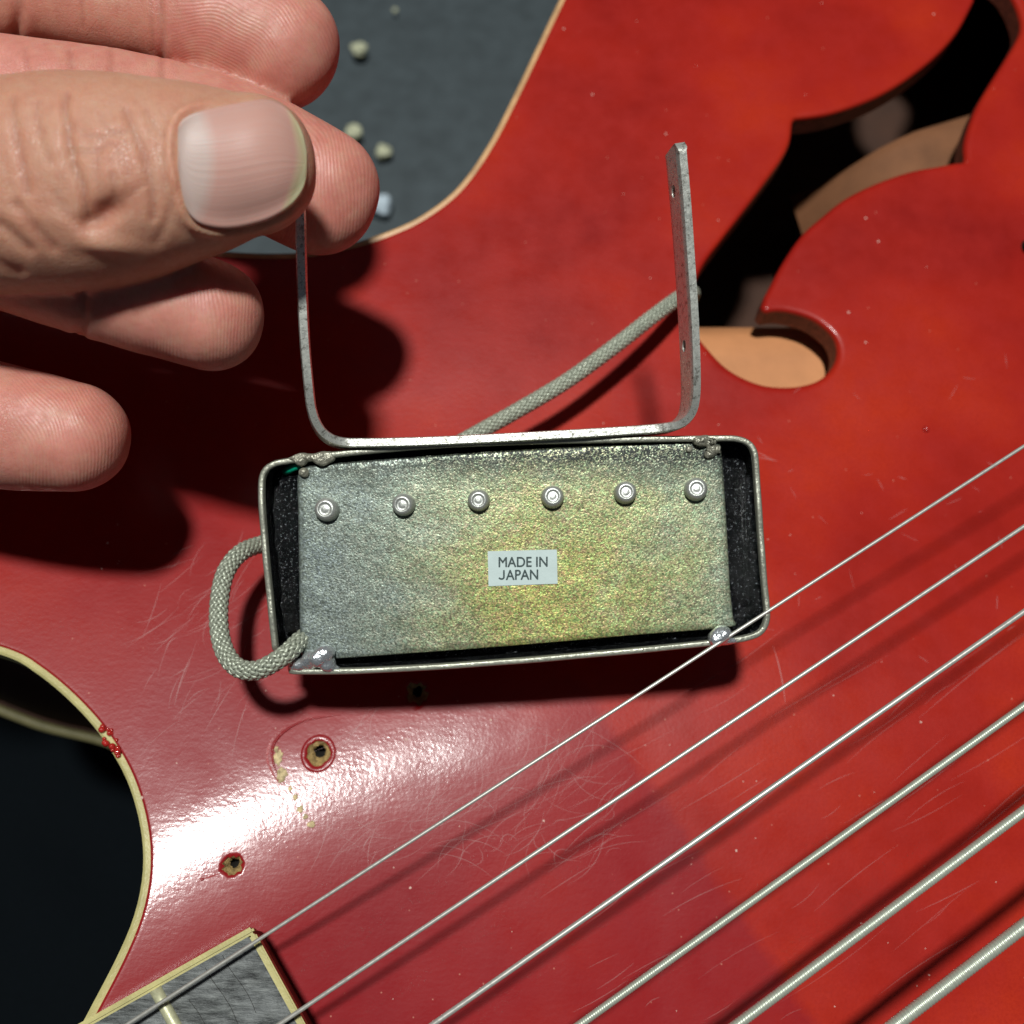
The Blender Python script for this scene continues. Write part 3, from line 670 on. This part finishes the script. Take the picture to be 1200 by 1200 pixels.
# solder
def solder(pieces, mat, seed, amp=0.18):
    bm = bmesh.new(); rr = random.Random(seed)
    for (a, b, dz, rx, ry, rz, ang) in pieces:
        m = Matrix.Translation(P(a, b, ZR + dz)) @ Matrix.Rotation(R(ang), 4, 'Z') @ Matrix.Diagonal((rx, ry, rz, 1)); bmesh.ops.create_icosphere(bm, subdivisions=4, radius=1, matrix=m)
    me = bpy.data.meshes.new('s'); bm.to_mesh(me); bm.free(); o = bpy.data.objects.new('s', me); COL.objects.link(o)
    md = o.modifiers.new('r', 'REMESH'); md.mode = 'VOXEL'; md.voxel_size = 0.014; sm = o.modifiers.new('s', 'SMOOTH'); sm.iterations = 8
    bpy.context.view_layer.update(); me2 = bpy.data.meshes.new_from_object(o.evaluated_get(bpy.context.evaluated_depsgraph_get())); bpy.data.objects.remove(o)
    ph = [rr.uniform(0, 6) for _ in range(3)]
    for v in me2.vertices: v.co += v.normal * 0.018 * amp * 5 * (math.sin(v.co.x * 19 + ph[0]) * math.sin(v.co.y * 23 + ph[1]) + .5 * math.sin(v.co.z * 31 + v.co.x * 20 + ph[2]))
    me2.name = 'solder_joint'; o = bpy.data.objects.new('solder_joint', me2); COL.objects.link(o); me2.materials.clear(); me2.materials.append(mat); me2.shade_smooth(); o.parent = pickup
solder([(362, 535.5, -.02, .28, .055, .06, 5), (352, 540, -.05, .09, .07, .09, 0), (378, 538, -.04, .12, .09, .09, 10), (357, 554, -.07, .07, .06, .07, 0), (386, 536, -.03, .09, .07, .06, 30)], MAT['flux'], 1)
solder([(820, 517, -.04, .13, .06, .07, -10), (834, 522, -.05, .06, .11, .09, 10), (833, 532, -.07, .09, .05, .06, 15), (842, 527, -.05, .035, .07, .07, 0), (809, 526, -.08, .04, .04, .05, 0), (826, 515, -.03, .14, .05, .06, 0)], MAT['flux'], 2, .3)
solder([(843, 745, -.02, .17, .12, .14, 30), (853, 751, -.05, .13, .06, .09, 5), (833, 751, -.03, .06, .04, .05, 40)], MAT['solder'], 3, .1)
solder([(376, 769, .0, .20, .12, .14, 32), (366, 773, -.02, .17, .12, .12, 25), (384, 778, -.02, .10, .12, .10, 60), (352, 778, -.04, .16, .09, .09, 12), (390, 783, -.04, .10, .05, .06, -5)], MAT['solder'], 4, .12)
v, f = tube([P(334, 553, ZR - .30), P(340, 550, ZR - .22), P(346, 547, ZR - .18), P(352, 546, ZR - .2)], 0.05, 10); mesh_obj('wire_end', v, f, MAT['green'], pickup)
# U-shaped mounting bracket
cl = cat([(351, 234), (352, 262), (353.5, 330), (357, 400), (362, 455), (365, 478), (371, 496), (381, 509), (398, 517), (430, 518.5), (520, 516), (650, 509.5), (740, 504), (780, 500.5), (799, 496), (811, 485), (816, 468), (817, 440), (815, 380), (810, 300), (805, 230), (799, 163)], 8)
zc = np.interp(np.arange(len(cl)), np.linspace(0, len(cl) - 1, 6), [3.05, 2.45, 2.02, 2.0, 2.4, 2.95])
near = resample(np.array([tuple(P(a, b, z)) for (a, b), z in zip(cl, zc)]), 0.05, closed=False)
t, U, Vv = frames(near); sL = np.concatenate([[0], np.cumsum(np.linalg.norm(np.diff(near, axis=0), axis=1))])
fr_ = (near[:, 0] - near[:, 0].min()) / np.ptp(near[:, 0])
WD = np.column_stack([-0.17 + 0.05 * fr_, np.full(len(near), -0.02), -0.98 + 0 * fr_]); WD /= np.linalg.norm(WD, axis=1)[:, None]
ND = np.cross(t, WD); ND /= np.linalg.norm(ND, axis=1)[:, None]
BW, BT = 0.56, 0.125
total = sL[-1]; hs_ = []
for (a, b) in ((795, 243), (807.5, 410)):
    pz = P(a, b, 1.8); k = np.argmin(np.hypot(near[:, 0] - pz.x - .05, near[:, 1] - pz.y)); hs_.append(sL[k])
strip_out = resample(np.array([(0, 0.0), (total - .10, 0), (total, .10), (total, BW - .02), (total - .02, BW), (0, BW)]), 0.055)
hc = [np.array([(s_ + .075 * math.cos(q), BW * .56 + .075 * math.sin(q)) for q in np.arange(16) / 16 * 6.2832]) for s_ in hs_]
V2, F2, l2 = cdt(strip_out, hc, 0.07)
def bmap(v2, side):
    s_, w_ = v2[:, 0], v2[:, 1]; o = np.stack([np.interp(s_, sL, near[:, k]) for k in range(3)], 1)
    wd = np.stack([np.interp(s_, sL, WD[:, k]) for k in range(3)], 1); nd = np.stack([np.interp(s_, sL, ND[:, k]) for k in range(3)], 1)
    ro = 0.02; ed = np.minimum(np.clip(w_, 0, ro), np.clip(BW - w_, 0, ro)); inset = (ro - np.sqrt(np.maximum(ro * ro - (ro - ed) ** 2, 0)))
    return o + wd * w_[:, None] + nd * (side * (BT / 2 - inset * .8))[:, None]
g = Geo(); g.add(bmap(V2, 1), F2); g.add(bmap(V2, -1), F2[:, ::-1])
for l in l2: g.add(*strip(bmap(l, 1), bmap(l, -1)))
br = g.obj('mounting_bracket', MAT['bracket'], pickup)
bm = bmesh.new(); bm.from_mesh(br.data); bmesh.ops.remove_doubles(bm, verts=bm.verts, dist=1e-4); bmesh.ops.recalc_face_normals(bm, faces=bm.faces); bm.to_mesh(br.data); bm.free()
br.data.shade_smooth(); br.data.set_sharp_from_angle(angle=R(40))
# braided shield cable
cp = [(362, 744, 1.62), (350, 752, 1.80), (337, 765, 2.0), (318, 778, 2.06), (298, 786, 2.0), (278, 782, 1.9), (264, 765, 1.75), (257, 738, 1.6), (257, 705, 1.4), (264, 672, 1.15), (282, 648, .85), (312, 636, .40), (370, 620, -.05), (450, 575, -.35), (520, 530, -.55), (560, 507, -.65), (610, 479, -.75), (665, 446, -.9), (720, 406, -1.15), (765, 371, -1.5), (795, 349, -1.95), (808, 343, -2.3), (812, 344, -2.7), (808, 352, -3.3), (798, 362, -4.2)]
path = resample(np.array([tuple(P(*q)) for q in cat(cp, 10)]), 0.022, closed=False)
CR = 0.114; t, U, Vv = frames(path); s = np.arange(len(path)) * 0.022
v, f = tube(path, CR * .80, 12); cable = mesh_obj('cable', v, f, MAT['core'], pickup)
g = Geo(); NS = 9; kk = 2 * math.pi / 0.95
for sg in (1, -1):
    for i in range(NS):
        th = 2 * math.pi * i / NS + sg * kk * s
        rad = CR * .90 + sg * 0.014 * np.cos(NS * kk * s)
        er = np.cos(th)[:, None] * U + np.sin(th)[:, None] * Vv; c_ = path + er * rad[:, None]
        tt = np.gradient(c_, axis=0); tt /= np.linalg.norm(tt, axis=1)[:, None]; bn = np.cross(tt, er); bn /= np.linalg.norm(bn, axis=1)[:, None]
        k = 6; ang = np.arange(k) / k * 2 * np.pi
        v = (c_[:, None] + 0.028 * np.cos(ang)[None, :, None] * bn[:, None] + 0.016 * np.sin(ang)[None, :, None] * er[:, None]).reshape(-1, 3)
        ff = [(a * k + j, a * k + (j + 1) % k, (a + 1) * k + (j + 1) % k, (a + 1) * k + j) for a in range(len(path) - 1) for j in range(k)]
        g.add(v, ff)
bd = g.obj('braid', MAT['braid'], cable); bd['kind'] = 'stuff'

# ================================================================= HAND
def loft(g, rows_, cap=True, k=36, dz_=0.0):
    """rows: px, py, z, half width px, half thickness cm"""
    r_ = cat(rows_, 10); r_[:, 2] += dz_; c_ = np.array([tuple(P(a, b, z)) for a, b, z, _, _ in r_]); hw = r_[:, 3] * (H - r_[:, 2]) / 1200; ht = r_[:, 4]
    c_ = np.column_stack([c_, hw, ht]); L = np.concatenate([[0], np.cumsum(np.linalg.norm(np.diff(c_[:, :3], axis=0), axis=1))])
    n = max(20, int(L[-1] / .06)); s_ = np.linspace(0, L[-1], n); c_ = np.stack([np.interp(s_, L, c_[:, q]) for q in range(5)], 1)
    p = c_[:, :3]; hw, ht = c_[:, 3].copy(), c_[:, 4].copy()
    t = np.gradient(p, axis=0); t /= np.linalg.norm(t, axis=1)[:, None]
    sd = np.cross(t, (0, 0, 1.)); sd /= np.linalg.norm(sd, axis=1)[:, None]; up = np.cross(sd, t)
    if cap:      # add a rounded end beyond the last row
        R_ = hw[-1]; T = t[-1]; m = 14
        for q in range(1, m + 1):
            a = (q / m) * (math.pi / 2) * 0.985
            p = np.vstack([p, p[n - 1] + T * R_ * math.sin(a) * 0.98]); f_ = math.cos(a) ** 0.92
            hw = np.append(hw, R_ * f_); ht = np.append(ht, c_[-1, 4] * f_); sd = np.vstack([sd, sd[n - 1]]); up = np.vstack([up, up[n - 1]])
    a = np.arange(k) / k * 2 * np.pi; ca = np.sign(np.cos(a)) * np.abs(np.cos(a)) ** .92; sa = np.sign(np.sin(a)) * np.abs(np.sin(a)) ** .92
    v = (p[:, None] + ca[None, :, None] * (sd * hw[:, None])[:, None] + sa[None, :, None] * (up * ht[:, None])[:, None]).reshape(-1, 3)
    N = len(p); f = [(i * k + j, i * k + (j + 1) % k, (i + 1) * k + (j + 1) % k, (i + 1) * k + j) for i in range(N - 1) for j in range(k)]
    f.append(tuple(range(k))[::-1]); f.append(tuple(range((N - 1) * k, N * k))); g.add(v, f)
    return p
FING = {
 'thumb': [(-420, 330, 3.4, 170, 1.5), (-250, 240, 3.6, 140, 1.25), (-100, 222, 3.75, 124, 1.1), (0, 221, 3.85, 122, 1.02), (80, 216, 3.9, 125, 1.0), (150, 210, 3.95, 118, .92), (205, 203, 3.95, 106, .82), (255, 197, 3.9, 93, .74), (290, 194, 3.85, 81, .68)],
 'index': [(-420, -90, 1.6, 100, 1.0), (-200, -60, 1.7, 86, .85), (-60, -38, 1.75, 82, .80), (60, -22, 1.75, 80, .76), (150, -8, 1.7, 80, .76), (187, -2, 1.7, 78, .74), (240, 14, 1.7, 80, .76), (290, 34, 1.65, 77, .72), (325, 53, 1.6, 73, .66)],
 'middle': [(-420, 90, .8, 95, 1.0), (-200, 100, 1.6, 80, .95), (0, 122, 1.6, 76, .85), (140, 140, 1.5, 76, .75), (230, 160, 1.25, 76, .68), (310, 192, 1.0, 76, .66), (370, 223, .95, 75, .62)],
 'ring': [(-420, 200, 1.6, 90, .95), (-200, 235, 1.8, 78, .8), (-60, 268, 1.9, 72, .72), (50, 307, 2.0, 70, .68), (130, 333, 2.05, 68, .66), (190, 352, 2.05, 68, .66), (244, 369, 2.0, 65, .62)],
 'pinky': [(-420, 400, 1.6, 95, .9), (-250, 440, 1.75, 84, .75), (-120, 474, 1.8, 80, .95), (-30, 494, 1.9, 77, .85), (40, 505, 1.95, 71, .74), (86, 512, 1.95, 64, .64)]}
g = Geo(); FC = {}
for nme, rws in FING.items(): FC[nme] = loft(g, rws, dz_={'thumb': 0, 'index': 0.0, 'middle': .75, 'ring': .95, 'pinky': .3}[nme])
loft(g, [(-360, -170, 1.0, 150, 1.2), (-380, 50, .9, 190, 1.4), (-390, 250, 1.0, 200, 1.5), (-380, 420, 1.1, 170, 1.3)], k=30)
loft(g, [(-330, 200, 1.4, 150, 1.4), (-600, 260, 1.2, 300, 1.8), (-900, 330, 1.0, 330, 2.0), (-1250, 420, .8, 270, 2.2)], k=30)
tmp = mesh_obj('tmp', g.v, g.f)
md = tmp.modifiers.new('r', 'REMESH'); md.mode = 'VOXEL'; md.voxel_size = 0.042; md.adaptivity = 0
sm = tmp.modifiers.new('s', 'SMOOTH'); sm.iterations = 10; sm.factor = 0.5
bpy.context.view_layer.update(); hm = bpy.data.meshes.new_from_object(tmp.evaluated_get(bpy.context.evaluated_depsgraph_get())); bpy.data.objects.remove(tmp)
n = len(hm.vertices); co = np.empty(n * 3, np.float32); hm.vertices.foreach_get('co', co); co = co.reshape(-1, 3).astype(float)
nr = np.empty(n * 3, np.float32); hm.vertex_normals.foreach_get('vector', nr); nr = nr.reshape(-1, 3).astype(float)
k_ = 1200 / (H - co[:, 2]); px = np.stack([600 + co[:, 0] * k_, 600 - co[:, 1] * k_], 1)
names = list(FING); D = np.stack([np.min(np.linalg.norm(co[:, None, :] - FC[q][None, ::4], axis=2), 1) / (1.05 if q == 'thumb' else .75) for q in names], 1)
who = D.argmin(1); upf = np.clip((nr[:, 2] - 0.05) / .3, 0, 1)
disp = np.zeros(n); flush = np.zeros(n)
vis = (px[:, 0] > -60) & (px[:, 0] < 470) & (px[:, 1] > -60) & (px[:, 1] < 620)
th = np.where(vis & (who == 0) & (nr[:, 2] > 0.0))[0]; q = px[th]
def groove(pts, depth, w, idx, pos, lip=0.15):
    l = cat(pts, 5); l = l[:, :2]; d = dist_loop(pos, l, closed=False); e = np.exp(-(d / w) ** 2)
    lp = np.exp(-((d - 2.2 * w) / (1.3 * w)) ** 2)
    disp[idx] += -depth * e + depth * lip * lp; return e
for pts, dp, w in [
    ([(78, 112), (76, 130), (80, 150), (82, 170), (88, 195), (96, 215), (100, 240), (101, 262)], .040, 4.5),
    ([(14, 115), (15, 135), (20, 165), (27, 195), (33, 225)], .028, 4.5),
    ([(43, 122), (45, 145), (50, 168), (60, 190)], .018, 4),
    ([(148, 130), (156, 150), (168, 180), (176, 210), (180, 240), (180, 255)], .026, 4.5),
    ([(118, 135), (124, 150), (140, 160), (150, 172)], .012, 3.5),
    ([(84, 150), (100, 158), (118, 162), (132, 158), (148, 155)], .016, 3.5),
    ([(84, 178), (100, 180), (118, 175), (130, 168)], .014, 3.5), ([(120, 163), (116, 180), (114, 205), (120, 225)], .012, 3.5),
    ([(138, 172), (146, 190), (152, 205)], .010, 3.5), ([(66, 225), (74, 245), (88, 258)], .014, 4),
    ([(207, 222), (200, 245), (192, 268), (184, 284)], .014, 5), ([(172, 130), (184, 150), (200, 170)], .010, 4),
    ([(0, 262), (18, 278), (34, 292)], .03, 6), ([(20, 240), (45, 270), (62, 290)], .03, 6), ([(-20, 300), (0, 312), (20, 320)], .03, 8),
    ([(150, 232), (160, 222), (170, 216)], .010, 3), ([(133, 206), (134, 222), (133, 235)], .016, 3.5)]:
    e = groove(pts, dp, w, th, q); flush[th] = np.maximum(flush[th], e * min(1, dp * 14))
def bumpg(cx, cy, sx, sy, h, ang=0.0):
    c, s_ = math.cos(R(ang)), math.sin(R(ang)); dx, dy = q[:, 0] - cx, q[:, 1] - cy
    e = np.exp(-((dx * c + dy * s_) / sx) ** 2 - ((-dx * s_ + dy * c) / sy) ** 2); disp[th] += h * e; return e
e = bumpg(124, 248, 24, 13, -.115, -32); flush[th] = np.maximum(flush[th], e * .9)
e = bumpg(108, 262, 13, 8, -.05, 0); flush[th] = np.maximum(flush[th], e * .8)
bumpg(120, 286, 38, 11, .06, 8); bumpg(75, 262, 28, 11, .03, 28); bumpg(140, 205, 26, 26, .03); bumpg(62, 190, 16, 40, .03); bumpg(118, 150, 30, 18, .02)
bumpg(30, 255, 20, 12, .03, 40); bumpg(165, 262, 16, 20, .015)
# nail bed and folds
nail_t = [(208, 152), (212, 143), (222, 135), (240, 129), (262, 124), (290, 118.5), (312, 116), (330, 122), (344, 136), (355, 158), (361, 188)]
nail_b = [(208, 152), (206, 175), (211, 212), (217, 240), (228, 257), (243, 264), (265, 266.5), (290, 263), (318, 254), (342, 238), (356, 217), (361, 188)]
loop = np.vstack([cat(nail_t, 5), cat(nail_b, 5)[::-1][1:-1]])
ins = inside(q, loop); dd = dist_loop(q, loop)
sgn = np.where(ins, -dd, dd)
fold = np.exp(-((sgn - 7) / 5.5) ** 2); prox = np.clip((262 - q[:, 0]) / 40, 0, 1) + np.clip((q[:, 1] - 235) / 20, 0, 1) * .8
disp[th] += .055 * fold * np.clip(prox, 0, 1) - .030 * np.clip(-sgn / 6, 0, 1)
# finger creases
def creases(wi, lst):
    idx = np.where(vis & (who == wi) & (nr[:, 2] > -.2))[0]; pos = px[idx]
    for pts, dp, w in lst: e = groove(pts, dp, w, idx, pos); flush[idx] = np.maximum(flush[idx], e * .35)
creases(1, [([(183, -60), (186, 0), (189, 40), (188, 90)], .035, 4.5), ([(18, -40), (22, 0), (20, 30), (14, 60)], .05, 6), ([(176, -40), (178, 20), (180, 60)], .012, 3), ([(96, -20), (97, 30)], .006, 3)])
creases(2, [([(82, 60), (84, 80), (82, 110)], .02, 4), ([(30, 60), (34, 90)], .015, 4), ([(190, 70), (192, 120)], .015, 4), ([(130, 60), (132, 110)], .010, 4)])
creases(3, [([(92, 300), (96, 350), (92, 400)], .05, 6)])
# slow organic irregularity
disp += .010 * np.sin(co[:, 0] * 3.1 + 1.3 * np.sin(co[:, 1] * 2.3)) * np.sin(co[:, 1] * 3.7 + 1.1) + .003 * np.sin(co[:, 0] * 9 + 2) * np.sin(co[:, 1] * 8 + co[:, 2] * 5)
co2 = co + nr * disp[:, None]
hm.vertices.foreach_set('co', co2.astype(np.float32).ravel())
ridge = np.zeros(n); rmask = np.zeros(n); pad = np.where(who == 0, 0.15, 1.0)
cen = {1: (232, 110, .9), 2: (262, 232, 1.0), 3: (40, 410, 1.0), 4: (-120, 590, 1.0)}
for wi, (cx, cy, ry) in cen.items():
    m = who == wi; dx = px[:, 0] - cx; dy = (px[:, 1] - cy) / ry
    ridge[m] = (np.sqrt(dx * dx + dy * dy) + 5 * np.sin(px[:, 1] * .035) + 2 * np.sin(px[:, 0] * .09 + px[:, 1] * .05))[m] / 4.4
    lo_x = {1: 190, 2: 200, 3: 100, 4: 0}[wi]
    rmask[m] = (np.clip((px[:, 0] - lo_x) / 30, 0.15, 1) * np.clip((nr[:, 2] - .1) / .25, 0, 1))[m]
pad = np.where((who == 1) & (px[:, 0] < 180), .7, pad)
for nm, arr in (('ridge', ridge), ('ridge_mask', rmask), ('pad', pad), ('flush', flush)):
    a = hm.attributes.new(nm, 'FLOAT', 'POINT'); a.data.foreach_set('value', arr.astype(np.float32))
hm.materials.clear(); hm.materials.append(MAT['skin']); hm.shade_smooth(); hm.name = 'person'; hm.update()
person = bpy.data.objects.new('person', hm); COL.objects.link(person)
person['label'] = 'bare hand reaching in from the left and pinching the pickup bracket'; person['category'] = 'person'
# thumbnail
bm = bmesh.new(); bm.from_mesh(hm); bvh = BVHTree.FromBMesh(bm); bm.free()
cam_o = Vector((0, 0, H)); nu, nv = 46, 34
tt = cat(nail_t, 6); tb = cat(nail_b, 6)
V = np.zeros((nu, nv, 3)); uu = np.zeros((nu, nv)); vv = np.zeros((nu, nv))
# arc-length parametrise both rails from the root to the tip so rows run along the nail
def rail(l, m): return resample(l, 1.0, closed=False) if m is None else l[np.round(np.linspace(0, len(l) - 1, m)).astype(int)]
for i in range(nu):
    u_ = i / (nu - 1); x = 208.5 + (359.5 - 208.5) * (0.5 - 0.5 * math.cos(math.pi * u_)) 
    yt = np.interp(x, tt[:, 0], tt[:, 1]); tb2 = tb[tb[:, 0].argmin():]; yb = np.interp(x, tb2[:, 0], tb2[:, 1])
    for j in range(nv):
        w = j / (nv - 1); y = yt + (yb - yt) * w
        d = (P(x, y, 0) - cam_o).normalized(); hit = bvh.ray_cast(cam_o, d)[0]
        z = hit.z if hit else 3.0
        V[i, j] = (x, y, z); uu[i, j] = min(1, math.hypot((x - 208) / 152, 0) + .10 * abs(w - .45) ** 2 * 4); vv[i, j] = w
Zn = V[:, :, 2].copy()
for _ in range(14):
    Zp = np.pad(Zn, 1, mode='edge'); Zn = (Zp[1:-1, 1:-1] * 2 + Zp[:-2, 1:-1] + Zp[2:, 1:-1] + Zp[1:-1, :-2] + Zp[1:-1, 2:]) / 6
Zn = np.maximum(Zn, V[:, :, 2] - .015) + .042
top = np.array([[tuple(P(V[i, j, 0], V[i, j, 1], Zn[i, j])) for j in range(nv)] for i in range(nu)]).reshape(-1, 3)
bot = top - [0, 0, .07]; N = nu * nv; F = []
for i in range(nu - 1):
    for j in range(nv - 1):
        a = i * nv + j; F.append((a, a + 1, a + nv + 1, a + nv)); F.append((N + a, N + a + nv, N + a + nv + 1, N + a + 1))
bd_ = [j for j in range(nv)] + [i * nv + nv - 1 for i in range(1, nu)] + [(nu - 1) * nv + j for j in range(nv - 2, -1, -1)] + [i * nv for i in range(nu - 2, 0, -1)]
for a, b in zip(bd_, bd_[1:] + bd_[:1]): F.append((a, N + a, N + b, b))
nl = mesh_obj('thumb_nail', np.vstack([top, bot]), F, MAT['nail'], person)
for nm, arr in (('u', uu), ('v', vv)):
    a = nl.data.attributes.new(nm, 'FLOAT', 'POINT'); a.data.foreach_set('value', np.tile(arr.ravel(), 2).astype(np.float32))
bm = bmesh.new(); bm.from_mesh(nl.data); bmesh.ops.recalc_face_normals(bm, faces=bm.faces); bm.to_mesh(nl.data); bm.free()
print('tris', sum(len(o.data.polygons) for o in bpy.data.objects if o.type == 'MESH'))
